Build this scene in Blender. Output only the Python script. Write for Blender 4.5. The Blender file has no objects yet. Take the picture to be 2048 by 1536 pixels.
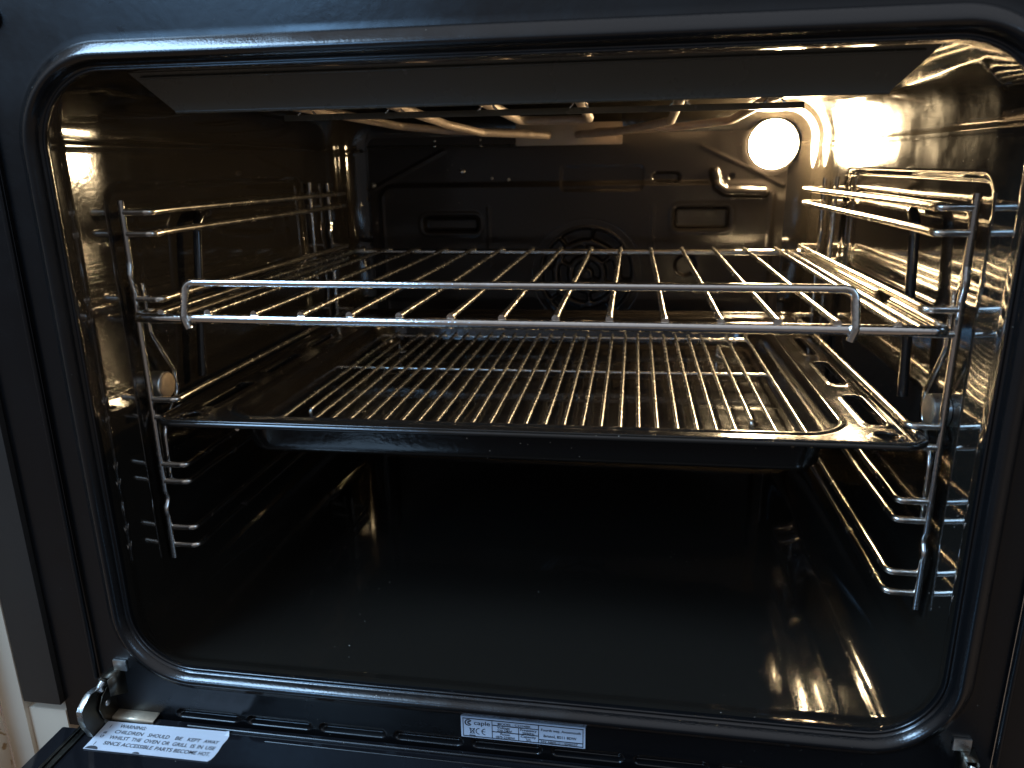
import bpy, bmesh, math, random
from mathutils import Vector, Matrix
random.seed(7)
D = bpy.data
SC = bpy.context.scene
COL = SC.collection

# ------------------------------------------------------------------ camera
CP = Vector((0.0662, -0.40154, 0.08445))
YAW, PIT, ROL, FPX = 0.15898, 0.28399, -0.01532, 1509.53
fw = Vector((-math.sin(YAW)*math.cos(PIT), math.cos(YAW)*math.cos(PIT), -math.sin(PIT)))
rt = fw.cross(Vector((0, 0, 1))).normalized()
up = rt.cross(fw)
r2 = rt*math.cos(ROL) + up*math.sin(ROL)
u2 = -rt*math.sin(ROL) + up*math.cos(ROL)
cam = D.cameras.new('camera')
cam.sensor_width = 36
cam.lens = FPX*36/2048
cam.clip_start = 0.01
cam.clip_end = 50
cam.dof.use_dof = True
cam.dof.focus_distance = 0.47
cam.dof.aperture_fstop = 10
co = D.objects.new('camera', cam)
COL.objects.link(co)
M = Matrix(((r2.x, u2.x, -fw.x, CP.x), (r2.y, u2.y, -fw.y, CP.y), (r2.z, u2.z, -fw.z, CP.z), (0, 0, 0, 1)))
co.matrix_world = M
SC.camera = co

# ------------------------------------------------------------------ world + lights
W = D.worlds.new('World')
SC.world = W
W.use_nodes = True
wn = W.node_tree.nodes
wl = W.node_tree.links
wn.clear()
wo = wn.new('ShaderNodeOutputWorld')
bg = wn.new('ShaderNodeBackground')
tc = wn.new('ShaderNodeTexCoord')
sx = wn.new('ShaderNodeSeparateXYZ')
mr = wn.new('ShaderNodeMapRange')
mr.inputs[1].default_value = -1
mr.inputs[2].default_value = 1
cr = wn.new('ShaderNodeValToRGB')
cr.color_ramp.elements[0].position = 0.0
cr.color_ramp.elements[0].color = (.06, .042, .028, 1)
cr.color_ramp.elements[1].position = 1.0
cr.color_ramp.elements[1].color = (.17, .175, .19, 1)
e = cr.color_ramp.elements.new(.5)
e.color = (.028, .028, .030, 1)
e = cr.color_ramp.elements.new(.62)
e.color = (.085, .09, .10, 1)
wl.new(tc.outputs['Generated'], sx.inputs[0])
wl.new(sx.outputs[2], mr.inputs[0])
wl.new(mr.outputs[0], cr.inputs[0])
wl.new(cr.outputs[0], bg.inputs[0])
wl.new(bg.outputs[0], wo.inputs[0])
bg.inputs[1].default_value = 1.0


def area(name, loc, target, sx_, sy_, power, color):
    l = D.lights.new(name, 'AREA')
    l.shape = 'RECTANGLE'
    l.size, l.size_y = sx_, sy_
    l.energy = power
    l.color = color
    o = D.objects.new(name, l)
    COL.objects.link(o)
    o.location = loc
    o.rotation_euler = (Vector(target)-Vector(loc)).to_track_quat('-Z', 'Y').to_euler()
    return o


area('window_light', (-.95, -1.6, .95), (0, -.05, .1), .6, .5, 3.6, (.26, .56, 1))
area('side_fill_light', (1.5, -1.05, .75), (.2, 0, -.1), .35, .8, 1.1, (.33, .62, 1))  # added blue light for highlights on the right-hand seal
area('high_fill_light', (-.85, -.55, 1.10), (-.15, -.05, .05), .55, .45, 7.0, (.42, .68, 1))  # added blue light overhead for the top seal highlight and the label

vs = SC.view_settings
vs.view_transform = 'Standard'
vs.look = 'None'
vs.exposure = 1.6
vs.gamma = 1
vs.use_curve_mapping = False
cy = SC.cycles
cy.use_denoising = True
cy.max_bounces = 8
cy.glossy_bounces = 6
cy.diffuse_bounces = 3
cy.sample_clamp_indirect = 6
cy.sample_clamp_direct = 0
cy.blur_glossy = 0.3
cy.caustics_reflective = True

# ------------------------------------------------------------------ materials


def mat(name, base, rough=.5, metal=0.0, ior=1.5, bump=0.0, bscale=800, spec=None, rvar=0.0, cvar=0.0,
        nscale=60, speck=0.0, coat=0.0, bdist=.0005, stretch=None, speckcol=(.5, .45, .38, 1)):
    m = D.materials.new(name)
    m.use_nodes = True
    n, l = m.node_tree.nodes, m.node_tree.links
    p = n['Principled BSDF']
    p.inputs['Base Color'].default_value = (*base, 1)
    p.inputs['Roughness'].default_value = rough
    p.inputs['Metallic'].default_value = metal
    p.inputs['IOR'].default_value = ior
    if coat:
        p.inputs['Coat Weight'].default_value = coat
        p.inputs['Coat Roughness'].default_value = .03
    t = n.new('ShaderNodeTexCoord')
    src = t.outputs['Object']
    if stretch:
        mp = n.new('ShaderNodeMapping')
        mp.inputs['Scale'].default_value = stretch
        l.new(src, mp.inputs[0])
        src = mp.outputs[0]
    colsock = None
    if rvar or cvar:
        nz = n.new('ShaderNodeTexNoise')
        nz.inputs['Scale'].default_value = nscale
        nz.inputs['Detail'].default_value = 6
        nz.inputs['Roughness'].default_value = .65
        l.new(src, nz.inputs['Vector'])
        if rvar:
            a = n.new('ShaderNodeMapRange')
            a.inputs[1].default_value = .35
            a.inputs[2].default_value = .7
            a.inputs[3].default_value = max(.02, rough-rvar)
            a.inputs[4].default_value = rough+rvar
            l.new(nz.outputs['Fac'], a.inputs[0])
            l.new(a.outputs[0], p.inputs['Roughness'])
        if cvar:
            c = n.new('ShaderNodeMixRGB')
            c.inputs[1].default_value = (*[v*(1-cvar) for v in base], 1)
            c.inputs[2].default_value = (*[min(1, v*(1+cvar)) for v in base], 1)
            l.new(nz.outputs['Fac'], c.inputs[0])
            colsock = c.outputs[0]
    if speck:
        v = n.new('ShaderNodeTexVoronoi')
        v.inputs['Scale'].default_value = 190
        l.new(t.outputs['Object'], v.inputs['Vector'])
        big = n.new('ShaderNodeTexNoise')
        big.inputs['Scale'].default_value = 14
        big.inputs['Detail'].default_value = 3
        l.new(t.outputs['Object'], big.inputs['Vector'])
        # the size of a dust grain grows where the low-frequency noise is high
        mm = n.new('ShaderNodeMapRange')
        mm.inputs[1].default_value = .48
        mm.inputs[2].default_value = .72
        mm.inputs[3].default_value = 0.0
        mm.inputs[4].default_value = speck
        l.new(big.outputs['Fac'], mm.inputs[0])
        lt = n.new('ShaderNodeMath')
        lt.operation = 'LESS_THAN'
        l.new(v.outputs['Distance'], lt.inputs[0])
        l.new(mm.outputs[0], lt.inputs[1])
        c = n.new('ShaderNodeMixRGB')
        c.inputs[1].default_value = (*base, 1)
        if colsock:
            l.new(colsock, c.inputs[1])
        c.inputs[2].default_value = speckcol
        l.new(lt.outputs[0], c.inputs[0])
        colsock = c.outputs[0]
    if colsock:
        l.new(colsock, p.inputs['Base Color'])
    if bump:
        b = n.new('ShaderNodeBump')
        b.inputs['Strength'].default_value = bump
        b.inputs['Distance'].default_value = bdist
        bz = n.new('ShaderNodeTexNoise')
        bz.inputs['Scale'].default_value = bscale
        bz.inputs['Detail'].default_value = 3
        l.new(src, bz.inputs['Vector'])
        l.new(bz.outputs['Fac'], b.inputs['Height'])
        l.new(b.outputs[0], p.inputs['Normal'])
    return m


ENAMEL = mat('black_enamel', (.018, .0150, .0118), .095, ior=1.5, bump=.075, bscale=420, rvar=.045, nscale=25, speck=.09, coat=.9)
BACKEN = mat('black_enamel_rear', (.026, .022, .020), .17, ior=1.5, bump=.2, bscale=300, rvar=.07, nscale=18, speck=.06)
FRONTEN = mat('satin_black_front', (.0045, .0045, .005), .28, ior=1.5, bump=.12, bscale=200, rvar=.14, nscale=7, speck=.05)
SIDEEN = mat('dark_side_trim', (.035, .030, .026), .42, ior=1.45, bump=.1, rvar=.08, nscale=14, speck=.06)
TRAYEN = mat('tray_enamel', (.013, .0105, .0085), .14, ior=1.6, bump=.14, bscale=260, rvar=.06, nscale=30, speck=.09, bdist=.0006)
RUBBER = mat('black_rubber', (.006, .006, .0065), .19, ior=1.6, bump=.15, bscale=900, rvar=.07, nscale=40, speck=.07)
CHROME = mat('chrome_wire', (.80, .78, .75), .10, metal=1, bump=.35, bscale=500, rvar=.07, nscale=150, bdist=.0003)
CHROMER = mat('chrome_rack_wire', (.86, .79, .70), .24, metal=1, bump=.03, bscale=700, rvar=.05, nscale=90, bdist=.0003)
CHROMET = mat('chrome_trivet_wire', (.92, .89, .84), .25, metal=1, bump=0, rvar=.04, nscale=260, bdist=.0003)
CHROMEW = mat('chrome_shelf_wire', (.86, .82, .76), .21, metal=1, bump=.30, bscale=900, rvar=.10, nscale=260, bdist=.0004)
STEEL = mat('zinc_steel', (.62, .61, .58), .34, metal=1, bump=.2, bscale=700, rvar=.10, nscale=120)
DKSTEEL = mat('dark_steel', (.10, .088, .070), .38, metal=1, bump=.2, bscale=300, rvar=.12, nscale=60)
PALE = mat('brushed_steel_cover', (.80, .66, .48), .42, metal=.6, bump=.3, bscale=900, rvar=.1, nscale=200, cvar=.15)
RODBLK = mat('gloss_black_rod', (.015, .013, .012), .12, ior=1.6, rvar=.05)  # plain glossy black for the middle uprights
KNOB = mat('tan_knob_face', (.33, .24, .15), .55, metal=.3, bump=.3, bscale=600, cvar=.35, nscale=220)
ELEM = mat('element_sheath', (.46, .36, .29), .52, metal=.3, bump=.5, bscale=500, cvar=.3, nscale=150)
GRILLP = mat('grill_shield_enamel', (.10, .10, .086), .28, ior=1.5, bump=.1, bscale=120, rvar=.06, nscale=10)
BRACKET = mat('element_bracket_steel', (.50, .41, .31), .45, metal=.5, bump=.2, rvar=.1, cvar=.2)
GLASS = mat('black_door_glass', (.010, .010, .012), .10, ior=1.5, rvar=.05, nscale=12, speck=.05)
CREAM = mat('cream_cabinet_board', (.74, .62, .47), .55, bump=.1, cvar=.06, nscale=12)
PAPER = mat('white_label_film', (.68, .72, .79), .45, bump=.10, bscale=150, cvar=.03, nscale=60)
PLATE = mat('silver_blue_plate', (.60, .68, .80), .40, cvar=.03, nscale=60)
INK = mat('black_ink', (.02, .02, .024), .5)
GREYMARK = mat('grey_residue', (.07, .07, .075), .5)
DARKVOID = mat('dark_recess', (.006, .006, .006), .5)

# cream board with brown scribbled marks
VEIN = D.materials.new('cream_veined_surface')
VEIN.use_nodes = True
_n, _l = VEIN.node_tree.nodes, VEIN.node_tree.links
_p = _n['Principled BSDF']
_p.inputs['Roughness'].default_value = .4
_t = _n.new('ShaderNodeTexCoord')
_z = _n.new('ShaderNodeTexNoise')
_z.inputs['Scale'].default_value = 60
_z.inputs['Detail'].default_value = 4
_z.inputs['Distortion'].default_value = 2.2
_l.new(_t.outputs['Object'], _z.inputs['Vector'])
_r = _n.new('ShaderNodeValToRGB')
_r.color_ramp.elements[0].position = .60
_r.color_ramp.elements[0].color = (.80, .68, .53, 1)
_r.color_ramp.elements[1].position = .66
_r.color_ramp.elements[1].color = (.42, .25, .11, 1)
_l.new(_z.outputs['Fac'], _r.inputs[0])
_l.new(_r.outputs[0], _p.inputs['Base Color'])

# lit bulb cover
BULB = D.materials.new('lit_lamp_glass')
BULB.use_nodes = True
_n = BULB.node_tree.nodes
_l = BULB.node_tree.links
_n.clear()
_o = _n.new('ShaderNodeOutputMaterial')
_e = _n.new('ShaderNodeEmission')
_e.inputs[0].default_value = (1, .74, .41, 1)
_e.inputs[1].default_value = 150
_l.new(_e.outputs[0], _o.inputs[0])

# ------------------------------------------------------------------ mesh helpers


def smooth(me, ang=None):
    for p in me.polygons:
        p.use_smooth = True


def link(name, me, m=None, parent=None, sm=True):
    if m is not None:
        me.materials.clear()
        me.materials.append(m)
    if sm:
        smooth(me)
    o = D.objects.new(name, me)
    COL.objects.link(o)
    if parent is not None:
        o.parent = parent
    return o


def build(name, bm, m, parent=None, sm=True, edge=35):
    bmesh.ops.recalc_face_normals(bm, faces=bm.faces)
    if sm:
        for e_ in bm.edges:
            if len(e_.link_faces) == 2 and e_.calc_face_angle(0) > math.radians(edge):
                e_.smooth = False
    me = D.meshes.new(name)
    bm.to_mesh(me)
    bm.free()
    return link(name, me, m, parent, sm)


def thing(name, label, cat, loc=(0, 0, 0), group=None, kind=None):
    o = D.objects.new(name, None)
    o.empty_display_size = .02
    COL.objects.link(o)
    o.location = loc
    o['label'] = label
    o['category'] = cat
    if group:
        o['group'] = group
    if kind:
        o['kind'] = kind
    return o


def fillet(pts, r, n=6):
    pts = [Vector(p) for p in pts]
    if len(pts) < 3 or r <= 0:
        return pts
    out = [pts[0]]
    for i in range(1, len(pts)-1):
        a, b, c = pts[i-1], pts[i], pts[i+1]
        u, v = (a-b), (c-b)
        lu, lv = u.length, v.length
        u.normalize()
        v.normalize()
        ang = u.angle(v)
        if ang > math.pi-.02:
            out.append(b)
            continue
        d = min(r/math.tan(ang/2), lu*.48, lv*.48)
        p0, p1 = b+u*d, b+v*d
        for k in range(n+1):
            t = k/n
            out.append((p0*(1-t)**2 + b*2*t*(1-t) + p1*t*t))
    out.append(pts[-1])
    return out


def tube(bm, pts, r, seg=12, closed=False, cap=True, rad=None):
    pts = [Vector(p) for p in pts]
    n = len(pts)
    tans = []
    for i in range(n):
        if closed:
            t = pts[(i+1) % n]-pts[i-1]
        elif i == 0:
            t = pts[1]-pts[0]
        elif i == n-1:
            t = pts[-1]-pts[-2]
        else:
            t = (pts[i+1]-pts[i]).normalized()+(pts[i]-pts[i-1]).normalized()
        tans.append(t.normalized())
    ref = Vector((0, 0, 1)) if abs(tans[0].z) < .9 else Vector((1, 0, 0))
    nrm = (ref-tans[0]*ref.dot(tans[0])).normalized()
    rings = []
    for i in range(n):
        nrm = (nrm-tans[i]*nrm.dot(tans[i])).normalized()
        b = tans[i].cross(nrm)
        rr = rad[i] if rad else r
        rings.append([bm.verts.new(pts[i]+(nrm*math.cos(2*math.pi*k/seg)+b*math.sin(2*math.pi*k/seg))*rr) for k in range(seg)])
    for i in range(n if closed else n-1):
        a, b = rings[i], rings[(i+1) % n]
        for k in range(seg):
            bm.faces.new((a[k], a[(k+1) % seg], b[(k+1) % seg], b[k]))
    if cap and not closed:
        bm.faces.new(rings[0][::-1])
        bm.faces.new(rings[-1])
    return rings


def rod(name, pts, r, m, parent, bend=0.0, seg=12, closed=False):
    bm = bmesh.new()
    tube(bm, fillet(pts, bend) if bend else pts, r, seg, closed)
    return build(name, bm, m, parent, edge=50)


def bent_rod(name, pts, r, m, parent, bend, n=60, seg=12, sag=0.0):
    """a rod subdivided along its length with a tiny real-life wander"""
    p = fillet(pts, bend)
    return rod(name, p, r, m, parent, 0, seg)


def box(bm, x0, x1, y0, y1, z0, z1, bev=0.0):
    r = bmesh.ops.create_cube(bm, size=1)
    vs_ = r['verts']
    for v in vs_:
        v.co = Vector(((x0+x1)/2+v.co.x*(x1-x0), (y0+y1)/2+v.co.y*(y1-y0), (z0+z1)/2+v.co.z*(z1-z0)))
    if bev:
        es = list({e_ for v in vs_ for e_ in v.link_edges})
        bmesh.ops.bevel(bm, geom=es, offset=bev, segments=2, affect='EDGES', profile=.7)


def rrect(hw, z0, z1, R, nc=20, nx=10, nz=10, cx=0.0):
    """rounded rectangle in x,z, counter-clockwise from bottom right corner start"""
    x0, x1 = cx-hw, cx+hw
    out = []
    cs = [((x1-R, z0+R), -90), ((x1-R, z1-R), 0), ((x0+R, z1-R), 90), ((x0+R, z0+R), 180)]
    for q, ((a, b), s) in enumerate(cs):
        for k in range(nc+1):
            t = math.radians(s+90*k/nc)
            out.append((a+R*math.cos(t), b+R*math.sin(t), math.cos(t), math.sin(t)))
        (a2, b2), s2 = cs[(q+1) % 4]
        t = math.radians(s2)
        pe = (a2+R*math.cos(t), b2+R*math.sin(t))
        ps = (out[-1][0], out[-1][1])
        cnt = nz if q in (0, 2) else nx
        for k in range(1, cnt):
            f = k/cnt
            out.append((ps[0]*(1-f)+pe[0]*f, ps[1]*(1-f)+pe[1]*f, math.cos(t), math.sin(t)))
    return out


def sstep(e0, e1, x):
    t = max(0.0, min(1.0, (x-e0)/(e1-e0)))
    return t*t*(3-2*t)


def sd_rrect(px, pz, cx, cz, hx, hz, r):
    qx, qz = abs(px-cx)-hx+r, abs(pz-cz)-hz+r
    return math.hypot(max(qx, 0), max(qz, 0))+min(max(qx, qz), 0)-r


# ------------------------------------------------------------------ OVEN
XW = .241           # cavity half width
ZT, ZB = .137, -.222
YB = .41
YF = -.030          # front face plane
oven = thing('built_in_oven', 'black enamelled built-in oven with its door open and its lamp lit', 'oven', (0, YF, ZB))
OO = -Vector((0, YF, ZB))


def P(o, parent=oven):
    """parent keeping coordinates given in world space"""
    return o


class Root:
    pass


def setw(root):
    """children were modelled in world coordinates: give them the inverse of the root"""
    bpy.context.view_layer.update()
    inv = root.matrix_world.inverted()
    for c in root.children:
        c.matrix_parent_inverse = inv


# -- cavity liner
def side_disp(y, z):
    d = sd_rrect(y, z, .151, -.060, .1385, .1370, .016)
    v = .0028*(1-sstep(-.005, .0, d))*sstep(-.190, -.140, z)
    v += -.0006*math.exp(-((z-.0975)/.0016)**2)            # pressed seam line
    d2 = sd_rrect(y, z, .15, .03, .11, .030, .010)
    v += .0008*(1-sstep(-.004, 0, d2))
    return v


def gentle(a, b, s=0.0):
    return .00012*(math.sin(a*31+s)*math.sin(b*27+1.3*s)+.6*math.sin(a*71+2+s)*math.sin(b*53+s))


bm = bmesh.new()
ys = [(-.030, .0050), (-.0285, .0052)]+[(-.026+.002*k, .0050*(1-sstep(-.026, .014, -.026+.002*k))) for k in range(30)]
y = .032
while y < .383:
    y += .0026
    ys.append((y, 0))
for k in range(1, 9):
    t = k/8*math.pi/2
    ys.append((.3856+.0244*math.sin(t), .0244*(1-math.cos(t))))
rings = []
for (yy, ins) in ys:
    ring = []
    for (x, z, nx_, nz_) in rrect(XW, ZB, ZT, .034, 24, 46, 200):
        d = 0.0
        if abs(nx_) > .999:
            d = side_disp(yy, z)
        w_ = sstep(0, .02, yy)*(1-sstep(.37, .39, yy))
        d += w_*gentle(yy, (z if abs(nx_) > .7 else x), nx_)
        wf = sstep(-.2, 1.0, -nz_)                          # the floor meets the mouth with a tighter bend
        # sides: the wall swells outwards just behind the mouth, then rolls in to the lip
        sw = sstep(.3, .9, abs(nx_))
        if yy < -.012:
            k_ = sstep(-.025, -.012, yy)
            sa = .0050*(1-k_)-.0022*k_
        else:
            t_s = max(0.0, min(1.0, (.018-yy)/.030))
            sa = -.0022*t_s**1.25
        sb = .0050*(1-sstep(-.026, .012, yy))
        soft = sa*sw+sb*(1-sw)
        tight = .0050*(1-sstep(-.027, -.015, yy))
        ins_ = (soft*(1-wf)+tight*wf) if -.029 < yy < .06 else ins
        x2, z2 = x+nx_*(d-ins_), z+nz_*(d-ins_)
        ring.append(bm.verts.new((x2, yy, z2)))
    rings.append(ring)
for a, b in zip(rings, rings[1:]):
    n = len(a)
    for k in range(n):
        bm.faces.new((a[k], b[k], b[(k+1) % n], a[(k+1) % n]))
liner = build('cavity_liner', bm, ENAMEL, oven, edge=80)


# -- rear panel heightfield (negative = towards the viewer)
def seg_d(px, pz, a, b):
    ax, az = a
    bx_, bz_ = b
    dx, dz = bx_-ax, bz_-az
    t = max(0, min(1, ((px-ax)*dx+(pz-az)*dz)/(dx*dx+dz*dz)))
    return math.hypot(px-ax-t*dx, pz-az-t*dz)


def rear_h(x, z):
    h = 0.0
    # large cover panel, proud of the wall
    d = sd_rrect(x, z, 0, -.075, .205, .1385, .014)
    h -= .0025*(1-sstep(-.003, .003, d))
    # diagonal creases left and right
    for s in (-1, 1):
        d = seg_d(x*s, z, (.1328, .0986), (.2127, .0600))
        h -= .0011*math.exp(-(d/.0016)**2)
    # long slots
    for (x0, x1, z0, z1) in ((-.157, -.098, .0155, .0297), (.1085, .1625, .0180, .0385)):
        d = sd_rrect(x, z, (x0+x1)/2, (z0+z1)/2, (x1-x0)/2, (z1-z0)/2, .0045)
        h += .006*(1-sstep(-.0025, .0015, d)) - .0008*math.exp(-((d-.004)/.002)**2)
    # upper slot and small hole
    d = sd_rrect(x, z, .0985, .0688, .0140, .0050, .0048)
    h += .004*(1-sstep(-.002, .001, d))
    d = sd_rrect(x, z, .0330, .0688, .0420, .0120, .004)
    h += .0012*(1-sstep(-.002, .002, d))
    d = math.hypot(x-.1628, z-.0688)-.0028
    h += .003*(1-sstep(-.0015, .0008, d))
    # raised hook shaped rib
    d = min(seg_d(x, z, (.1462, .0730), (.1500, .0600)), seg_d(x, z, (.1500, .0600), (.1575, .0545)), seg_d(x, z, (.1575, .0545), (.1950, .0530)))
    h -= .0048*math.sqrt(max(0, 1-(d/.0052)**2)) if d < .0052 else 0
    # vertical pressed ribs by the corners
    for s in (-1, 1):
        d = seg_d(x*s, z, (.2045, .052), (.2045, -.10))
        h -= .0012*math.exp(-(d/.0022)**2)
        d = seg_d(x*s, z, (.086, .040), (.086, -.02))
        h -= .0006*math.exp(-(d/.0016)**2)
    d = math.hypot(x-.1214, z+.020)-.011
    h += .004*(1-sstep(-.002, .001, d))
    # opening behind the fan grille
    h += .016*(1-sstep(-.001, .001, math.hypot(x-.0190, z+.030)-.0560))
    return h


bm = bmesh.new()
NX, NZ = 330, 240
x0_, x1_ = -XW+.0240, XW-.0240
bx0, bx1, bz0, bz1 = -XW+.0200, XW-.0200, ZB+.0200, ZT-.0200
grid = []
for j in range(NZ+1):
    row = []
    z = bz0+(bz1-bz0)*j/NZ
    for i in range(NX+1):
        x = bx0+(bx1-bx0)*i/NX
        d = sd_rrect(x, z, 0, (bz0+bz1)/2, (bx1-bx0)/2, (bz1-bz0)/2, .022)
        edge_fade = 1-sstep(-.008, -.001, d)
        row.append(bm.verts.new((x, YB+.0004+rear_h(x, z)*edge_fade+.3*gentle(x, z, 4)*edge_fade, z)))
    grid.append(row)
for j in range(NZ):
    for i in range(NX):
        bm.faces.new((grid[j][i], grid[j][i+1], grid[j+1][i+1], grid[j+1][i]))
build('rear_panel', bm, BACKEN, oven, edge=80)

# -- fan grille: pressed disc with rings of curved slots
FX, FZ, FR = .0190, -.030, .060


def fan_h(x, z):
    dx, dz = x-FX, z-FZ
    r, a = math.hypot(dx, dz), math.atan2(dz, dx)
    h = .0008*sstep(FR-.0030, FR, r)
    for (rc, hw, cnt, half, off) in ((.042, .0052, 8, .30, .25), (.0255, .0045, 6, .36, .1), (.0105, .0035, 3, .75, .5)):
        k = round((a-off)/(2*math.pi/cnt))
        da = a-off-k*2*math.pi/cnt
        da = abs(math.atan2(math.sin(da), math.cos(da)))
        u = max(0, da-half)*rc
        d = math.hypot(u, max(0, abs(r-rc)-.5*hw))-.5*hw
        h += .0075*(1-sstep(-.0012, .0012, d))
        h -= .0012*math.exp(-((d-.0025)/.0012)**2)
    return h


bm = bmesh.new()
NR, NA = 80, 220
prev = None
for i in range(NR+1):
    r = FR*i/NR
    ring = []
    for k in range(NA):
        a = 2*math.pi*k/NA
        x, z = FX+r*math.cos(a), FZ+r*math.sin(a)
        ring.append(bm.verts.new((x, YB-.00225+fan_h(x, z), z)))
    if prev:
        for k in range(NA):
            bm.faces.new((prev[k], prev[(k+1) % NA], ring[(k+1) % NA], ring[k]))
    prev = ring
bmesh.ops.remove_doubles(bm, verts=bm.verts, dist=1e-6)
build('fan_grille', bm, BACKEN, oven, edge=80)


def dome(bm, c, r, h, axis=1, sgn=-1, nr=10, na=32):
    """a domed cap whose top points along sgn*axis"""
    c = Vector(c)
    prev = None
    for i in range(nr+1):
        t = i/nr*math.pi/2
        rr, hh = r*math.sin(t), h*math.cos(t)
        ring = []
        for k in range(na):
            a = 2*math.pi*k/na
            u, v = rr*math.cos(a), rr*math.sin(a)
            o = Vector((u, sgn*hh, v)) if axis == 1 else Vector((sgn*hh, u, v))
            if axis == 2:
                o = Vector((u, v, sgn*hh))
            ring.append(bm.verts.new(c+o))
        if prev:
            for k in range(na):
                bm.faces.new((prev[k], prev[(k+1) % na], ring[(k+1) % na], ring[k]))
        prev = ring
    bmesh.ops.remove_doubles(bm, verts=bm.verts, dist=1e-7)


for (x, z, r) in ((-.1135, .0773, .0036), (-.2119, .0640, .0028), (-.082, .0700, .0016), (-.064, .0685, .0016)):
    bm = bmesh.new()
    dome(bm, (x, YB-.0001, z), r, r*.75, nr=6, na=18)
    build('screw', bm, CHROMEW if r > .003 else STEEL, oven, edge=80)

# -- lamp
bm = bmesh.new()
prof = [(.0250, 0), (.0250, -.0015), (.0243, -.0026), (.0234, -.0028), (.0228, -.0022), (.0226, -.0005)]
LX, LZ = .2005, .0990
rg = []
for (r, yy) in prof:
    rg.append([bm.verts.new((LX+r*math.cos(2*math.pi*k/64), YB+yy-.0005, LZ+r*math.sin(2*math.pi*k/64))) for k in range(64)])
for a, b in zip(rg, rg[1:]):
    for k in range(64):
        bm.faces.new((a[k], a[(k+1) % 64], b[(k+1) % 64], b[k]))
lampring = build('oven_lamp', bm, STEEL, oven, edge=60)  # bright steel finish stands in for the glow round the lamp
bm = bmesh.new()
dome(bm, (LX, YB-.0010, LZ), .0226, .0085, nr=12, na=64)
glass = build('lamp_glass', bm, BULB, lampring, edge=80)

# -- grill shield hanging at the front of the ceiling
bm = bmesh.new()
yl, yu = .004, -.004
lo = [(-.1835, yl, .1148), (.1850, yl, .1148)]
hi = [(.2030, yu, .1340), (-.2030, yu, .1340)]
t_ = .0012
vsf = [bm.verts.new(p) for p in lo+hi]
bm.faces.new(vsf)
vsb = [bm.verts.new((p[0], p[1]+t_, p[2])) for p in lo+hi]
bm.faces.new(vsb[::-1])
for k in range(4):
    bm.faces.new((vsf[k], vsb[k], vsb[(k+1) % 4], vsf[(k+1) % 4]))
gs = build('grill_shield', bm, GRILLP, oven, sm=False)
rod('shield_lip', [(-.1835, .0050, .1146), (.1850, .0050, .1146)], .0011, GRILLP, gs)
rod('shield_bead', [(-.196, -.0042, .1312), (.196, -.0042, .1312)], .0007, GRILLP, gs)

# -- grill element, strap and hooks
ZE = .1225
el = [(.030, .372, .112), (.030, .345, .112), (.105, .335, .1145), (.148, .318, .1180), (.148, .030, ZE), (-.148, .030, ZE),
      (-.148, .300, .1190), (-.110, .325, .1150), (-.035, .340, .112), (-.035, .372, .112)]
outer = rod('grill_element', fillet(el, .018, 8), .0034, ELEM, oven, seg=14)
el = [(.012, .372, .110), (.012, .350, .110), (.050, .315, .1105), (.095, .270, .1165), (.092, .060, ZE), (.032, .060, ZE), (.030, .24, .1175), (-.026, .24, .1175),
      (-.028, .060, ZE), (-.086, .060, ZE), (-.090, .250, .1165), (-.070, .300, .1115), (-.018, .350, .110), (-.018, .372, .110)]
rod('grill_element', fillet(el, .016, 8), .0034, ELEM, oven, seg=14)
bm = bmesh.new()
box(bm, -.1645, .1655, .0992, .1010, .1138, .1176, .0004)
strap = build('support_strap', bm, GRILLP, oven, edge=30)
for hx in (-.148, -.088, -.027, .031, .0925, .148):
    rod('hook', [(hx-.0062, .0985, .1172), (hx-.0042, .0985, .1190), (hx, .0985, .1275), (hx+.0042, .0985, .1190), (hx+.0062, .0985, .1172)], .0007, CHROME, strap, .002, 8)
bm = bmesh.new()
box(bm, -.0500, .0540, .3700, .3715, .1010, .1220, .0015)
build('element_bracket', bm, BRACKET, oven, edge=30)
bm = bmesh.new()
box(bm, -.0480, .0520, .3715, .4080, .1180, .1195, .0004)
build('element_bracket', bm, BRACKET, oven, edge=30)
rod('sensor_rod', [(-.205, .375, .1030), (-.052, .375, .1018)], .0010, DKSTEEL, oven)
for x in (-.133, -.086):
    bm = bmesh.new()
    dome(bm, (x, .3738, .1024), .0016, .0016, nr=5, na=12)
    dome(bm, (x, .3738, .1075), .0014, .0014, nr=5, na=12)
    build('screw', bm, CHROMEW, oven, edge=80)

# -- front frame: ring from the cavity mouth out to a rectangle, with a shallow seal channel
NC, NXs, NZs = 20, 24, 24
inner = rrect(.236, -.217, .132, .038, NC, NXs, NZs)


def mouth(off):
    return [(x+nx_*off, z+nz_*off) for (x, z, nx_, nz_) in inner]


OX, OZ0, OZ1 = .2665, -.2490, .34
bm = bmesh.new()
prof = [(.0000, -.0300), (.0003, -.0312), (.0012, -.0318), (.0125, -.0318), (.0150, -.0312), (.0180, -.0310)]
rg = []
for off, yy in prof:
    rg.append([bm.verts.new((x, yy, z)) for (x, z) in mouth(off)])
out = []
n = len(inner)
for (x, z, nx_, nz_) in inner:
    # project outwards onto the outer rectangle from the nearest straight side
    ax, az = abs(nx_), abs(nz_)
    tx = (OX-abs(x))/ax if ax > 1e-6 else 1e9
    zt = OZ1 if nz_ > 0 else OZ0
    tz = (zt-z)/nz_ if az > 1e-6 else 1e9
    t = min(tx, tz)
    out.append(bm.verts.new((x+nx_*t, -.0310, z+nz_*t)))
rg.append(out)
for a, b in zip(rg, rg[1:]):
    for k in range(n):
        bm.faces.new((a[k], a[(k+1) % n], b[(k+1) % n], b[k]))
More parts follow.
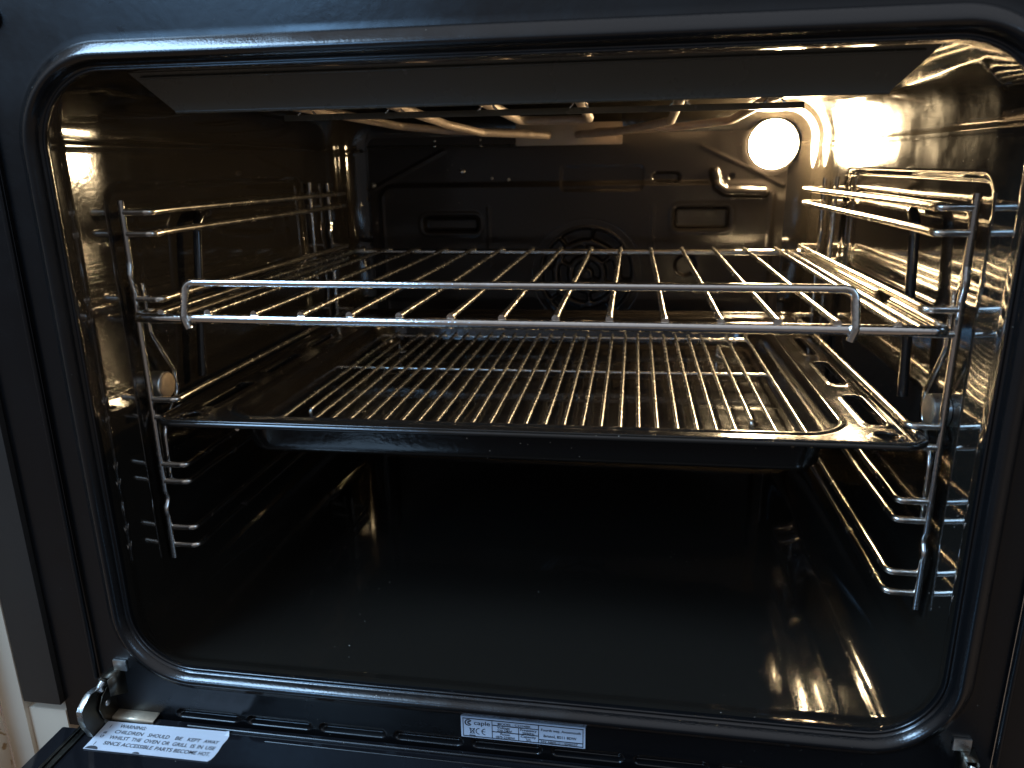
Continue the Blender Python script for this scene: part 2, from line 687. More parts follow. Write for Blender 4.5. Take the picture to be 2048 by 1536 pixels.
# fill the missing outer corners
frame = build('front_frame', bm, FRONTEN, oven, edge=40)
bm = bmesh.new()
box(bm, -OX-.0005, OX+.0005, -.0302, -.0285, OZ0, ZB-.006, 0)
box(bm, -OX-.0005, OX+.0005, -.0245, -.0230, -.2740, OZ0, 0)
box(bm, -OX-.0005, -.2163-.00285, -.0310, -.0245, -.2740, OZ0, 0)
box(bm, -.2163+.0487*9-.00285, OX+.0005, -.0310, -.0245, -.2740, OZ0, 0)
box(bm, -OX-.0005, -.240, -.0302, -.0285, OZ0, OZ1, 0)
box(bm, .240, OX+.0005, -.0302, -.0285, OZ0, OZ1, 0)
box(bm, -OX, OX, -.0302, -.0285, ZT+.002, OZ1, 0)
build('frame_backing', bm, FRONTEN, oven, sm=False)

# -- pressed vents along the bottom of the front frame
for k in range(9):
    xa = -.2163+.0487*k
    bm = bmesh.new()
    NXv, NZv = 60, 34
    g = []
    for j in range(NZv+1):
        row = []
        for i in range(NXv+1):
            x = xa-.00285+.0487*i/NXv
            z = -.2600+.0110*j/NZv if j else -.2740
            d = sd_rrect(x, z, xa+.0215, -.2532, .0215, .0037, .0034)
            dep = .0042*(1-sstep(-.0016, .0, d))*(.15+.85*(1-sstep(-.2560, -.2500, z)))
            row.append(bm.verts.new((x, -.0310+dep, z)))
        g.append(row)
    for j in range(NZv):
        for i in range(NXv):
            bm.faces.new((g[j][i], g[j][i+1], g[j+1][i+1], g[j+1][i]))
    build('vent_slot', bm, FRONTEN, oven, edge=80)

# -- door seal: two-ridged rubber around the mouth
bm = bmesh.new()
prof = [(-.0004, -.0315), (-.0003, -.0332), (.0002, -.0338), (.0008, -.0336), (.0014, -.0328), (.0022, -.0328), (.0028, -.0344),
        (.0036, -.0364), (.0046, -.0380), (.0056, -.0389), (.0066, -.0392), (.0076, -.0389), (.0090, -.0381), (.0104, -.0372), (.0118, -.0363), (.0130, -.0354),
        (.0137, -.0346), (.0140, -.0334), (.0140, -.0316)]
rg = []
for off, yy in prof:
    ring = []
    for k_, (x, z) in enumerate(mouth(off)):
        wob = .00025*math.sin(k_*.37)+.0002*math.sin(k_*.11+1)
        # a moulded joint in the middle of the bottom run
        j = .0009*math.exp(-((x+.008)/.006)**2) if z < -.2 else 0
        ring.append(bm.verts.new((x, yy-wob*.6+j*.5, z-j)))
    rg.append(ring)
for a, b in zip(rg, rg[1:]):
    for k in range(n):
        bm.faces.new((a[k], a[(k+1) % n], b[(k+1) % n], b[k]))
build('door_seal', bm, RUBBER, oven, edge=80)

# -- side trims beyond the frame
for s in (-1, 1):
    rod('trim_edge', [(s*.2675, -.0335, -.2300), (s*.2675, -.0335, OZ1)], .0016, FRONTEN, oven, seg=10)
    bm = bmesh.new()
    box(bm, min(s*.2690, s*.2990), max(s*.2690, s*.2990), -.0290, -.0270, -.2740, OZ1, 0)
    build('side_channel', bm, FRONTEN, oven, sm=False)
    bm = bmesh.new()
    box(bm, min(s*.2990, s*.3265), max(s*.2990, s*.3265), -.0330, -.0270, -.2555, OZ1, .0006)
    build('side_trim', bm, SIDEEN, oven, edge=30)

bm = bmesh.new()
dome(bm, (-.2560, -.0312, .1590), .0062, .0050, nr=8, na=28)
build('rubber_stop', bm, RUBBER, oven, edge=80)

# -- steel strike plates above the hinges
for s in (-1, 1):
    bm = bmesh.new()
    box(bm, s*.2500-.0046, s*.2500+.0046, -.0328, -.0312, -.2240, -.2165, .0003)
    build('hinge_plate', bm, STEEL, oven, edge=30)


# -- rating plate
def text_mesh(s, size, align='LEFT', sx_=1.0, spacing=1.0, shear=0.0, off=0.0):
    c = D.curves.new('t', 'FONT')
    c.body = s
    c.size = size
    c.align_x = align
    c.space_character = spacing
    c.shear = shear
    c.offset = off
    c.resolution_u = 3
    o = D.objects.new('t', c)
    COL.objects.link(o)
    bpy.context.view_layer.update()
    dg = bpy.context.evaluated_depsgraph_get()
    me = D.meshes.new_from_object(o.evaluated_get(dg))
    D.objects.remove(o)
    D.curves.remove(c)
    return me


def add_text(bm, s, size, place, align='LEFT', fit=None, shear=0.0, off=0.0, rot=0.0):
    """place(u, v) -> world point; u right, v up, in metres; fit = width in metres"""
    me = text_mesh(s, size, align, shear=shear, off=off)
    xs = [v.co.x for v in me.vertices]
    k = 1.0
    if fit and xs:
        k = fit/(max(xs)-min(xs))
        x0 = min(xs)
    cs, sn = math.cos(rot), math.sin(rot)
    vm = []
    for v in me.vertices:
        u, w = (v.co.x*k, v.co.y)
        vm.append(bm.verts.new(place(u*cs-w*sn, u*sn+w*cs)))
    for f in me.polygons:
        try:
            bm.faces.new([vm[i] for i in f.vertices])
        except ValueError:
            pass
    D.meshes.remove(me)


PX0, PX1, PZ1, PZ0 = -.0273, .0474, -.2334, -.2480
bm = bmesh.new()
box(bm, PX0, PX1, -.0324, -.0316, PZ0, PZ1, 0)
plate = build('rating_plate', bm, PLATE, oven, sm=False)
plate['label'] = 'silver-blue rating plate with black lettering and approval marks'
bm = bmesh.new()
YP = -.03255
PH, PW = PZ1-PZ0, PX1-PX0


def pl(u, v):
    return (PX0+u*PW, YP, PZ1-v*PH)


def rect(bm, u0, v0, u1, v1):
    bm.faces.new([bm.verts.new(pl(*q)) for q in ((u0, v0), (u1, v0), (u1, v1), (u0, v1))])


def hline(u0, u1, v, t=.022):
    rect(bm, u0, v-t, u1, v+t)


def vline(u, v0, v1, t=.0026):
    rect(bm, u-t, v0, u+t, v1)


hline(.015, .985, .07)
hline(.015, .985, .93)
vline(.018, .07, .93)
vline(.982, .07, .93)
vline(.255, .07, .93)
vline(.630, .07, .93)
vline(.470, .29, .93)
hline(.255, .630, .29)
hline(.255, .630, .60)
hline(.630, .982, .76)


def T(s, u, v, size, fit=None, align='LEFT', off=.00003):
    add_text(bm, s, size, lambda a, b: (PX0+u*PW+a, YP-.00003, PZ1-v*PH+b), align, fit, off=off)


T('caple', .105, .35, .0042, .0098)
# ring emblem with a small c inside
for (rr0, rr1, a0, a1, cx_) in ((.0016, .00235, .6, 5.6, .062), (.0004, .0012, .7, 5.5, .068)):
    N = 22
    o_ = []
    for k in range(N+1):
        a = a0+(a1-a0)*k/N
        o_.append((bm.verts.new((PX0+cx_*PW+rr0*math.cos(a), YP, PZ1-.27*PH+rr0*math.sin(a))), bm.verts.new((PX0+cx_*PW+rr1*math.cos(a), YP, PZ1-.27*PH+rr1*math.sin(a)))))
    for a, b in zip(o_, o_[1:]):
        bm.faces.new((a[0], a[1], b[1], b[0]))
# CE mark
for (cu, bar) in ((.150, False), (.198, True)):
    N = 18
    o_ = []
    for k in range(N+1):
        a = math.pi/2+math.pi*k/N
        o_.append((bm.verts.new((PX0+cu*PW+.0018*math.cos(a), YP, PZ1-.66*PH+.0018*math.sin(a))), bm.verts.new((PX0+cu*PW+.0023*math.cos(a), YP, PZ1-.66*PH+.0023*math.sin(a)))))
    for a, b in zip(o_, o_[1:]):
        bm.faces.new((a[0], a[1], b[1], b[0]))
    if bar:
        rect(bm, cu-.024, .645, cu+.0, .675)
# wheeled bin mark with a cross and bar
rect(bm, .070, .53, .112, .555)
rect(bm, .066, .86, .118, .895)
for (a, b) in (((.074, .56), (.080, .78)), ((.108, .56), (.102, .78)), ((.070, .52), (.114, .80)), ((.114, .52), (.070, .80)), ((.080, .78), (.102, .78))):
    pa, pb = Vector(pl(*a)), Vector(pl(*b))
    d_ = (pb-pa).normalized()
    q = Vector((-d_.z, 0, d_.x))*.00018
    bm.faces.new([bm.verts.new(w_) for w_ in (pa-q, pb-q, pb+q, pa+q)])
T('MODEL : C2234BK', .30, .245, .0021, .0200)
T('Voltage', .295, .43, .0023, .0078)
T('220-240V', .295, .575, .0023, .0090)
T('Power', .320, .745, .0023, .0060)
T('1875-2340W', .280, .895, .0023, .0115)
T('Frequency', .482, .43, .0023, .0098)
T('50/60Hz', .500, .575, .0021, .0072)
T('Capacity', .485, .745, .0023, .0092)
T('57L', .530, .895, .0021, .0030)
T('Fourth way, Avonmouth', .648, .335, .0025, .0235)
T('Bristol, BS11 8DW', .668, .62, .0026, .0195)
T('S/N ABE012114040337', .645, .900, .0021, .0220)
me = D.meshes.new('plate_lettering')
bm.to_mesh(me)
bm.free()
link('plate_lettering', me, INK, plate, sm=False)

# ------------------------------------------------------------------ open door (part of the oven)
ZD = -.2575
bm = bmesh.new()
vsd = []
box(bm, -.2735, .2860, -.42, -.0335, ZD-.014, ZD, .0012)
box(bm, -.2860, -.2700, -.42, -.0480, ZD-.016, ZD-.0005, .0012)
door = build('open_door', bm, GLASS, oven, edge=30)
door['label'] = 'open oven door seen from inside, dark glass'
# raised bead along the hinge edge of the door
rod('door_edge_bead', [(-.205, -.0375, ZD+.0004), (.275, -.0375, ZD+.0004)], .0012, FRONTEN, door, seg=10)
rod('door_edge_bead', [(-.150, -.0430, ZD-.0002), (.275, -.0430, ZD-.0002)], .0007, FRONTEN, door, seg=10)
# hinge channel in the door
bm = bmesh.new()
box(bm, -.2690, -.2665, -.150, -.0440, ZD+.0002, ZD+.0014, .0004)
box(bm, -.2735, -.2715, -.150, -.0440, ZD+.0002, ZD+.0016, .0004)
box(bm, -.2715, -.2690, -.150, -.0440, ZD+.0001, ZD+.0004, 0)
build('hinge_channel', bm, DKSTEEL, door, edge=30)

# -- hinges
for s in (-1, 1):
    hg = D.objects.new('door_hinge', None)
    hg.empty_display_size = .01
    COL.objects.link(hg)
    hg.parent = oven
    xh = s*.2520

    def plate_poly(name, pts, xa, xb, m):
        b_ = bmesh.new()
        A = [b_.verts.new((xa, p[0], p[1])) for p in pts]
        B = [b_.verts.new((xb, p[0], p[1])) for p in pts]
        b_.faces.new(A)
        b_.faces.new(B[::-1])
        for k in range(len(pts)):
            b_.faces.new((A[k], B[k], B[(k+1) % len(pts)], A[(k+1) % len(pts)]))
        bmesh.ops.bevel(b_, geom=list(b_.edges), offset=.0003, segments=1, affect='EDGES')
        return build(name, b_, m, hg, edge=30)
    xa = -.2610 if s < 0 else .2500
    # U-shaped housing leaving the frame
    b_ = bmesh.new()
    for (o0, o1) in ((-.0042, -.0032), (.0032, .0042)):
        q_ = [(xh+s*.001+o0, -.0310, -.2236), (xh+s*.001+o1, -.0310, -.2236), (xa+.0035+o1*.8, -.0400, -.2262), (xa+.0035+o0*.8, -.0400, -.2262)]
        q2 = [(p_[0], p_[1], p_[2]-.012-.006*(1 if k_ < 2 else 0)) for k_, p_ in enumerate(q_)]
        A = [b_.verts.new(p_) for p_ in q_]
        B = [b_.verts.new(p_) for p_ in q2]
        b_.faces.new(A)
        b_.faces.new(B[::-1])
        for k_ in range(4):
            b_.faces.new((A[k_], B[k_], B[(k_+1) % 4], A[(k_+1) % 4]))
    q_ = [(xh+s*.001-.0042, -.0310, -.2230), (xh+s*.001+.0042, -.0310, -.2230), (xa+.0035+.0034, -.0385, -.2256), (xa+.0035-.0034, -.0385, -.2256)]
    A = [b_.verts.new(p_) for p_ in q_]
    B = [b_.verts.new((p_[0], p_[1], p_[2]-.0008)) for p_ in q_]
    b_.faces.new(A)
    b_.faces.new(B[::-1])
    for k_ in range(4):
        b_.faces.new((A[k_], B[k_], B[(k_+1) % 4], A[(k_+1) % 4]))
    build('hinge_housing', b_, DKSTEEL, hg, edge=30)
    # thick curved arm, its lit rim and shaded faces painted as two steels
    arm = [(-.0330, -.2440), (-.0360, -.2330), (-.0440, -.2300), (-.0500, -.2293), (-.0535, -.2312), (-.0575, -.2332), (-.0596, -.2352), (-.0598, -.2420), (-.0585, -.2470), (-.0560, -.2530), (-.0545, -.2580), (-.0470, -.2580), (-.0400, -.2520)]
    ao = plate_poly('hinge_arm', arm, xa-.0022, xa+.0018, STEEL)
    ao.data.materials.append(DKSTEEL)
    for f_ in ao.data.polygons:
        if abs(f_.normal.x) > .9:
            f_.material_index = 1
    ck = [(-.0310, -.2575), (-.0310, -.2400), (-.0370, -.2330), (-.0430, -.2360), (-.0475, -.2430), (-.0450, -.2520), (-.0400, -.2575)]
    plate_poly('hinge_cheek', ck, xa+.0024, xa+.0034, DKSTEEL)
    b_ = bmesh.new()
    dome(b_, (xa+.0034, -.0395, -.2435), .0022, .0010, axis=0, sgn=1, nr=5, na=16)
    build('rivet', b_, STEEL, hg, edge=80)
    rod('hinge_catch', [(xa+.0030, -.0400, -.2275), (xa+.0022, -.0430, -.2300), (xa+.0022, -.0415, -.2325)], .0020, STEEL, hg, .001, 10)

# pale steel cover over the left hinge foot
bm = bmesh.new()
prof = [(-.0272, -.2550), (-.0378, -.2552), (-.0386, -.2558), (-.0390, -.2574)]
for (x0, x1) in ((-.2635, -.2288),):
    A = [bm.verts.new((x0, p[0], p[1])) for p in prof] + [bm.verts.new((x0, p[0]+.0012*(1 if i > 1 else 0), p[1]-.0012*(1 if i < 2 else 0))) for i, p in reversed(list(enumerate(prof)))]
    B = [bm.verts.new((x1, v.co.y, v.co.z)) for v in A]
    bm.faces.new(A)
    bm.faces.new(B[::-1])
    for k in range(len(A)):
        bm.faces.new((A[k], B[k], B[(k+1) % len(A)], A[(k+1) % len(A)]))
build('hinge_cover', bm, PALE, oven, edge=30)

# ------------------------------------------------------------------ warning label on the door
SZ = ZD+.0006
lab = [(-.2586, -.0407), (-.1785, -.0390), (-.1768, -.0382), (-.1752, -.0400), (-.1741, -.0425), (-.1738, -.0450), (-.1745, -.0500), (-.1742, -.0555), (-.1745, -.0595), (-.1752, -.0622), (-.1765, -.0638),
       (-.2100, -.0640), (-.2586, -.0646)]
wt = thing('warning_label', 'white warning label with black lettering, one end peeling, on the open door beside the hinge', 'label', (-.2165, -.052, ZD))
bm = bmesh.new()
vt = []
for (x, y_) in lab:
    lift = 0
    vt.append(bm.verts.new((x, y_, SZ+lift)))
f = bm.faces.new(vt)
bmesh.ops.bisect_plane(bm, geom=list(bm.verts)+list(bm.edges)+list(bm.faces), plane_co=(-.1772, 0, 0), plane_no=(1, 0, 0))
bmesh.ops.bisect_plane(bm, geom=list(bm.verts)+list(bm.edges)+list(bm.faces), plane_co=(0, -.0425, 0), plane_no=(0, 1, 0))
bmesh.ops.triangulate(bm, faces=list(bm.faces))
for v in bm.verts:
    v.co.z += .0028*sstep(-.1770, -.1742, v.co.x)*sstep(-.0430, -.0385, v.co.y)
r_ = bmesh.ops.extrude_face_region(bm, geom=list(bm.faces))
for v in [g_ for g_ in r_['geom'] if isinstance(g_, bmesh.types.BMVert)]:
    v.co.z -= .0004
build('label_film', bm, PAPER, wt, sm=False)
bm = bmesh.new()
SI = SZ+.0001


def TL(s, x, y_, size, fit, shear=0.0):
    add_text(bm, s, size, lambda a, b: (x+a, y_+b, SI), 'LEFT', fit, shear=shear, off=.00007)


rows = [([('WARNING:', -.2478, -.2297)], -.0452),
        ([('CHILDREN', -.2482, -.2288), ('SHOULD', -.2252, -.2108), ('BE', -.2067, -.2022), ('KEPT', -.1984, -.1900), ('AWAY', -.1872, -.1776)], -.0501),
        ([('WHILST', -.2484, -.2344), ('THE', -.2326, -.2257), ('OVEN', -.2235, -.2126), ('OR', -.2108, -.2057), ('GRILL', -.2037, -.1934), ('IS', -.1915, -.1884), ('IN', -.1868, -.1830), ('USE', -.1806, -.1780)], -.0550),
        ([('SINCE', -.2489, -.2372), ('ACCESSIBLE', -.2355, -.2138), ('PARTS', -.2120, -.2006), ('BECOME', -.1990, -.1854), ('HOT.', -.1838, -.1780)], -.0599)]
# keep the last words at full width
rows[2][0][:] = [('WHILST', -.2484, -.2350), ('THE', -.2333, -.2268), ('OVEN', -.2247, -.2145), ('OR', -.2127, -.2076), ('GRILL', -.2056, -.1956), ('IS', -.1936, -.1908), ('IN', -.1890, -.1856), ('USE', -.1836, -.1774)]
rows[3][0][:] = [('SINCE', -.2489, -.2379), ('ACCESSIBLE', -.2366, -.2158), ('PARTS', -.2143, -.2030), ('BECOME', -.2017, -.1868), ('HOT.', -.1854, -.1780)]
for ws, yb in rows:
    for (w_, xa, xb) in ws:
        TL(w_, xa, yb, .0040, xb-xa)
for (x, ya, yb_) in ((-.2541, -.0462, -.0435), (-.2543, -.0612, -.0583)):
    bm.faces.new([bm.verts.new(q) for q in ((x, ya, SI), (x+.0004, ya, SI), (x+.0004, yb_, SI), (x, yb_, SI))])
add_text(bm, 'G B', .0030, lambda a, b: (-.2528+a, -.0548+b, SI), 'LEFT', .0052, rot=math.pi/2, off=.00004)
me = D.meshes.new('label_lettering')
bm.to_mesh(me)
bm.free()
link('label_lettering', me, INK, wt, sm=False)
for (cx_, r_) in ((-.2535, .0042), (-.2235, .0024)):
    bm = bmesh.new()
    pts = [(cx_+r_*math.cos(math.pi*k/14), -.0643+.62*r_*math.sin(math.pi*k/14), SI) for k in range(15)]
    bm.faces.new([bm.verts.new(q) for q in pts])
    me = D.meshes.new('worn_patch')
    bm.to_mesh(me)
    bm.free()
    link('worn_patch', me, GREYMARK, wt, sm=False)
setw(wt)

# ------------------------------------------------------------------ kitchen cabinet
cab = thing('kitchen_cabinet', 'cream cabinet side panel edging the oven on its left', 'cabinet', (-.36, 0, -.6))
bm = bmesh.new()
box(bm, -.3450, -.3275, -.0330, .30, -.60, .40, .0008)
build('side_panel', bm, CREAM, cab, edge=30)
bm = bmesh.new()
box(bm, -.3274, -.2992, -.0300, .10, -.60, -.2625, .0008)
build('lower_rail', bm, CREAM, cab, edge=30)
setw(cab)
worktop = thing('cabinet_door', 'cream cabinet door with brown marbled marks at the far left', 'cabinet door', (-.47, -.04, -.6))
bm = bmesh.new()
box(bm, -.62, -.3455, -.0520, -.0330, -.60, .40, .0015)
build('door_panel', bm, VEIN, worktop, edge=30)
setw(worktop)

# ------------------------------------------------------------------ side racks
RZ = [(.0598, .0585), (.0470, .0465), (.0073, .0073), (-.0060, -.0060), (-.0578, -.0578), (-.0700, -.0700), (-.1027, -.1027), (-.1147, -.1147), (-.1480, -.1480), (-.1612, -.1612)]
Rw = .0021


def make_rack(s, label):
    root = thing('side_rack', label, 'oven rack', (s*.2375, .021, -.170), group='chromed side racks hanging on the oven walls')

    def X(v):
        return s*v
    up_ = [(X(.2372), .0210, .0668), (X(.2372), .0210, .0300), (X(.2372), .0192, .0215), (X(.2372), .0214, .0120), (X(.2372), .0210, .0060),
           (X(.2372), .0210, -.1220), (X(.2372), .0232, -.1275), (X(.2372), .0188, -.1350), (X(.2372), .0200, -.1400), (X(.2372), .0200, -.1705)]
    rod('front_upright', fillet(up_, .006), Rw*1.05, CHROME, root)
    up_ = [(X(.2372), .3420, .0680), (X(.2372), .3420, .0300), (X(.2372), .3385, .0200), (X(.2372), .3430, .0080), (X(.2372), .3420, -.0100), (X(.2372), .3420, -.1705)]
    rod('rear_upright', fillet(up_, .006), Rw*1.05, CHROME, root)
    for (za, zb) in RZ:
        rod('rung', fillet([(X(.2378), .0212, za), (X(.2195), .0212, za), (X(.2195), .0450, za+.0004), (X(.2195), .3300, zb), (X(.2195), .3410, zb), (X(.2378), .3410, zb)], .0045), Rw, CHROMER, root)
    # hanging wire that wraps round the fixing knob
    hw_ = [(X(.2368), .0293, .0158), (X(.2368), .0300, -.0160), (X(.2368), .0485, -.0455), (X(.2368), .0490, -.0610), (X(.2368), .0330, -.0755), (X(.2368), .0290, -.0850), (X(.2368), .0285, -.1165)]
    rod('locking_wire', fillet(hw_, .008), Rw*.85, CHROME, root)
    rod('locking_wire', fillet([(X(.2368), .297, .0700), (X(.2368), .297, -.0200)], 0), Rw*.85, CHROME, root)
    rod('middle_upright', fillet([(X(.2395), .118, .0525), (X(.2350), .1030, .0528), (X(.2350), .0965, .0470), (X(.2350), .0790, -.0580)], .006), .0032, RODBLK, root)
    # knob: short cylinder on the wall, flat brushed face
    bm_ = bmesh.new()
    tube(bm_, [(X(.2435), .0355, -.0525), (X(.2352), .0355, -.0525), (X(.2346), .0355, -.0525)], .0092, 32, rad=[.0092, .0092, .0086])
    kb = build('knob', bm_, STEEL, root, edge=40)
    bm_ = bmesh.new()
    dome(bm_, (X(.2347), .0358, -.0525), .0086, .0022, axis=0, sgn=-s, nr=8, na=32)
    build('knob_face', bm_, KNOB, kb, edge=40)
    setw(root)
    return root


make_rack(-1, 'chromed wire side rack on the left oven wall, dimly lit')
make_rack(1, 'chromed wire side rack on the right oven wall below the lamp, brightly lit')

# ------------------------------------------------------------------ wire shelf
sh = thing('wire_shelf', 'chromed wire oven shelf with raised front rail, above the black tray', 'oven shelf', (0, .17, 0))
SW, SD = .2240, .3490
zn = -.0065
path = [(SW, 0, 0), (SW, .086, 0), (SW, .092, zn), (SW, .106, zn), (SW, .112, 0), (SW, SD, 0), (-SW, SD, 0), (-SW, .112, 0), (-SW, .106, zn), (-SW, .092, zn), (-SW, .086, 0), (-SW, 0, 0)]
pp = [(0, 0, 0)]+[path[-1]]
bm = bmesh.new()
ring_pts = fillet([(0, 0, 0), (-SW, 0, 0)]+path[::-1][1:]+[(0, 0, 0)], .006)
# the front bar is the thickest member
tube(bm, ring_pts[:-1], .0030, 14, closed=True)
build('shelf_frame', bm, CHROME, sh, edge=60)
for i in range(15):
    x = -.20631+.02905*i
    bm = bmesh.new()
    j1, j2 = random.uniform(-.0004, .0004), random.uniform(-.0004, .0004)
    n_ = 26
    pts, rad = [], []
    for k in range(n_+1):
        t = k/n_
        pts.append((x+j1*(1-t)+j2*t+.00012*math.sin(9*t+i), -.0012+(SD+.0022)*t, .0034+.0002*math.sin(7*t+i*1.7)))
        rad.append(.00175)
    rad[0] = .0021
    rad[-1] = .0021
    pts.insert(1, (pts[0][0], .0022, .0034))
    rad.insert(1, .0021)
    tube(bm, pts, .0018, 10, rad=rad)
    build('shelf_wire', bm, CHROMEW, sh, edge=60)
for s in (-1, 1):
    rod('shelf_wire', [(s*.2130, 0.001, .0005), (s*.2130, SD, .0005)], .0018, CHROMEW, sh)
rod('front_rail', fillet([(-.1885, -.0030, -.0052), (-.1905, -.0035, .0010), (-.1890, 0, .0212), (.1785, 0, .0212), (.1795, -.0035, .0010), (.1775, -.0030, -.0052)], .0060), .0023, CHROME, sh, seg=14)
setw(sh)

# ------------------------------------------------------------------ tray
tray = thing('baking_tray', 'deep black enamelled baking tray with slotted side flanges, holding a wire rack', 'baking tray', (.002, .17, -.07))
TX0, TX1, TY0, TY1 = -.2245, .2262, .0000, .3720
ZR = -.0665
WX0, WX1, WY0, WY1 = -.1905, .1890, .0215, .3530
ZW = -.0990


def tray_h(x, y_):
    cx_, cy_ = (WX0+WX1)/2, (WY0+WY1)/2
    d = sd_rrect(x, y_, cx_, cy_, (WX1-WX0)/2, (WY1-WY0)/2, .026)
    h = -(.0265)*(1-sstep(-.011, .0005, d))
    h += .0010*math.exp(-((d-.0018)/.0016)**2)
    # rolled rim
    do = -sd_rrect(x, y_, (TX0+TX1)/2, (TY0+TY1)/2, (TX1-TX0)/2, (TY1-TY0)/2, .014)
    h += .0034*(1-sstep(.0015, .0062, do))
    # shallow ribs pressed into the floor of the well
    if d < -.012:
        f_ = 1-sstep(-.020, -.013, d)
        for yy in (.085, .150, .215, .275):
            h += .0007*f_*math.exp(-((y_-yy)/.0045)**2)
        h += .0006*math.sin(x*40)*math.sin(y_*37)*f_
    # raised beads round the hand slots
    for (a, b, c, d_) in SLOTS:
        ds = sd_rrect(x, y_, (a+b)/2, (c+d_)/2, (b-a)/2, (d_-c)/2, .0035)
        h += .0010*math.exp(-((ds-.0012)/.0011)**2)
    for hx in HOLES:
        ds = math.hypot(x-hx[0], y_-hx[1])-.0062
        h += .0012*math.exp(-((ds-.0012)/.0011)**2)
    return h


SLOTS = []
HOLES = []
for s in (1, -1):
    for (a, b, c, d_) in ((.2037, .2152, .0385, .0950), (.2044, .2148, .1225, .1820), (.2052, .2126, .2060, .2640)):
        SLOTS.append((min(s*a, s*b), max(s*a, s*b), c, d_))
    HOLES.append((s*.2085, .0180))


def in_hole(x, y_):
    for (a, b, c, d_) in SLOTS:
        if sd_rrect(x, y_, (a+b)/2, (c+d_)/2, (b-a)/2, (d_-c)/2, .0035) < 0:
            return True
    for hx in HOLES:
        if math.hypot(x-hx[0], y_-hx[1]) < .0062:
            return True
    return False


def axis_pts(lo, hi, fine, step, fs):
    out_, v = [], lo
    while v < hi-1e-6:
        out_.append(v)
        st = step
        for (a, b) in fine:
            if a-step < v < b:
                st = fs
        v += st
    out_.append(hi)
    return out_


gx = axis_pts(TX0, TX1, [(TX0, -.175), (.175, TX1)], .0040, .0009)
gy = axis_pts(TY0, TY1, [(TY0, .034), (.315, TY1)], .0025, .0009)
bm = bmesh.new()
g = []
tcx, tcy = (TX0+TX1)/2, (TY0+TY1)/2
for y_ in gy:
    row = []
    for x in gx:
        # round the outer corners by pulling points onto the rounded outline
        xx, yy = x, y_
        R_ = .014
        hx_, hy_ = (TX1-TX0)/2, (TY1-TY0)/2
        lx, ly = xx-tcx, yy-tcy
        ax, ay = abs(lx)-(hx_-R_), abs(ly)-(hy_-R_)
        if ax > 0 and ay > 0:
            m_ = max(ax, ay)
            l_ = math.hypot(ax, ay)
            k_ = m_/l_
            lx = math.copysign(hx_-R_+ax*k_, lx)
            ly = math.copysign(hy_-R_+ay*k_, ly)
            xx, yy = tcx+lx, tcy+ly
        row.append(bm.verts.new((xx, yy, ZR+tray_h(xx, yy))))
    g.append(row)
for j in range(len(gy)-1):
    for i in range(len(gx)-1):
        cx_ = sum(v.co.x for v in (g[j][i], g[j+1][i+1]))/2
        cy_ = sum(v.co.y for v in (g[j][i], g[j+1][i+1]))/2
        if in_hole(cx_, cy_):
            continue
        bm.faces.new((g[j][i], g[j][i+1], g[j+1][i+1], g[j+1][i]))
# smooth the stair-stepped slot edges
for v in bm.verts:
    if v.is_boundary:
        x, y_ = v.co.x, v.co.y
        for (a, b, c, d_) in SLOTS:
            cx_, cy_, hx_, hy_, R_ = (a+b)/2, (c+d_)/2, (b-a)/2, (d_-c)/2, .0035
            if abs(x-cx_) < hx_+.003 and abs(y_-cy_) < hy_+.003:
                d0 = sd_rrect(x, y_, cx_, cy_, hx_, hy_, R_)
                e_ = 1e-5
                gx_ = (sd_rrect(x+e_, y_, cx_, cy_, hx_, hy_, R_)-d0)/e_
                gy_ = (sd_rrect(x, y_+e_, cx_, cy_, hx_, hy_, R_)-d0)/e_
                v.co.x -= d0*gx_
                v.co.y -= d0*gy_
        for hx in HOLES:
            dd = math.hypot(x-hx[0], y_-hx[1])
            if .003 < dd < .009:
                v.co.x = hx[0]+(x-hx[0])*.0062/dd
                v.co.y = hx[1]+(y_-hx[1])*.0062/dd
bmesh.ops.recalc_face_normals(bm, faces=bm.faces)
loose = [v for v in bm.verts if not v.link_faces]
bmesh.ops.delete(bm, geom=loose, context='VERTS')
pan = build('tray_pan', bm, TRAYEN, tray, edge=80)
sol = pan.modifiers.new('thickness', 'SOLIDIFY')
sol.thickness = .0009
sol.offset = -1
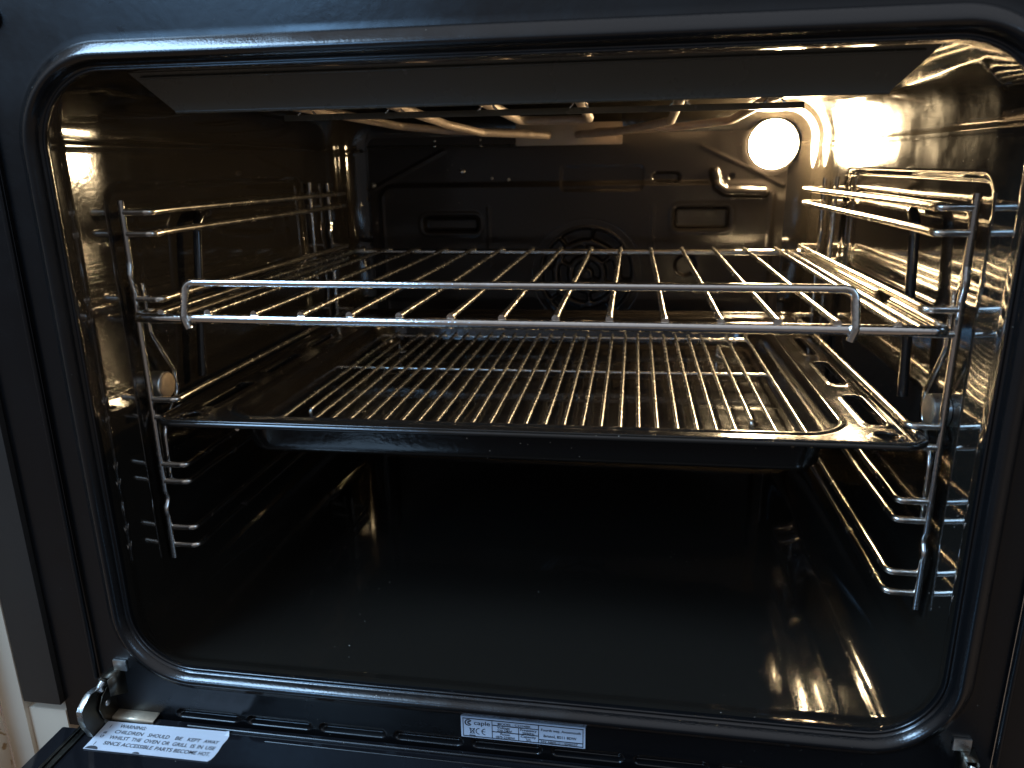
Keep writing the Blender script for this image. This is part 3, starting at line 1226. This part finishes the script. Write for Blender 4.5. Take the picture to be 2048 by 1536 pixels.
# rolled rim wire of the tray
hx_, hy_ = (TX1-TX0)/2, (TY1-TY0)/2
rim = [(p[0], p[1]-0, 0) for p in [(x, z) for (x, z, a, b) in rrect(hx_, -hy_, hy_, .014, 10, 12, 12)]]
rim = [(tcx+p[0], tcy+p[1], ZR+.0020) for p in rim]
bm = bmesh.new()
tube(bm, rim, .0019, 12, closed=True)
build('rolled_rim', bm, TRAYEN, tray, edge=80)
setw(tray)
tray.rotation_euler = (0, -math.radians(.45), 0)

# ------------------------------------------------------------------ trivet rack inside the tray
rk = thing('tray_rack', 'chromed wire rack of close parallel wires lying inside the black tray', 'wire rack', (-.007, .17, -.092))
RZ_ = -.0790
ra0, ra1, ry0, ry1 = -.1870, .1755, .0330, .3300
for x in (ra0, ra1):
    rod('side_wire', fillet([(x, ry0, RZ_), (x, ry1, RZ_)], 0), .0015, CHROMET, rk)
for y_ in (ry0+.012, .2010, ry1-.003):
    rod('cross_wire', [(ra0, y_, RZ_-.0026), (ra1, y_, RZ_-.0026)], .0014, CHROMET, rk)
for k in range(-2, 26):
    x = -.1432+.01205*k
    if k in (-1, 24):
        foot = fillet([(x, .3230, -.0960), (x, .3000, -.0960), (x, .2880, RZ_+.0005), (x, .0820, RZ_+.0005), (x, .0740, -.0965), (x+.0100, .0740, -.0965), (x+.0100, .0560, -.0940)], .003)
        foot = fillet([(x+.0070, .2900, -.0890), (x, .2900, -.0908), (x, .2900, RZ_), (x, .0780, RZ_), (x, .0780, -.0908), (x+.0070, .0780, -.0890)], .003)
        rod('foot_wire', foot, .0014, CHROMET, rk, seg=10)
        continue
    bm = bmesh.new()
    j1 = random.uniform(-.0005, .0005)
    j2 = random.uniform(-.0005, .0005)
    pts = [(x+j1*(1-t/14)+j2*t/14, ry0+(ry1-ry0)*t/14, RZ_+.00015*math.sin(t+k)) for t in range(15)]
    tube(bm, pts, .00155, 10)
    build('rack_wire', bm, CHROMET, rk, edge=60)
setw(rk)
rk.rotation_euler = (0, -math.radians(.45), 0)

setw(oven)
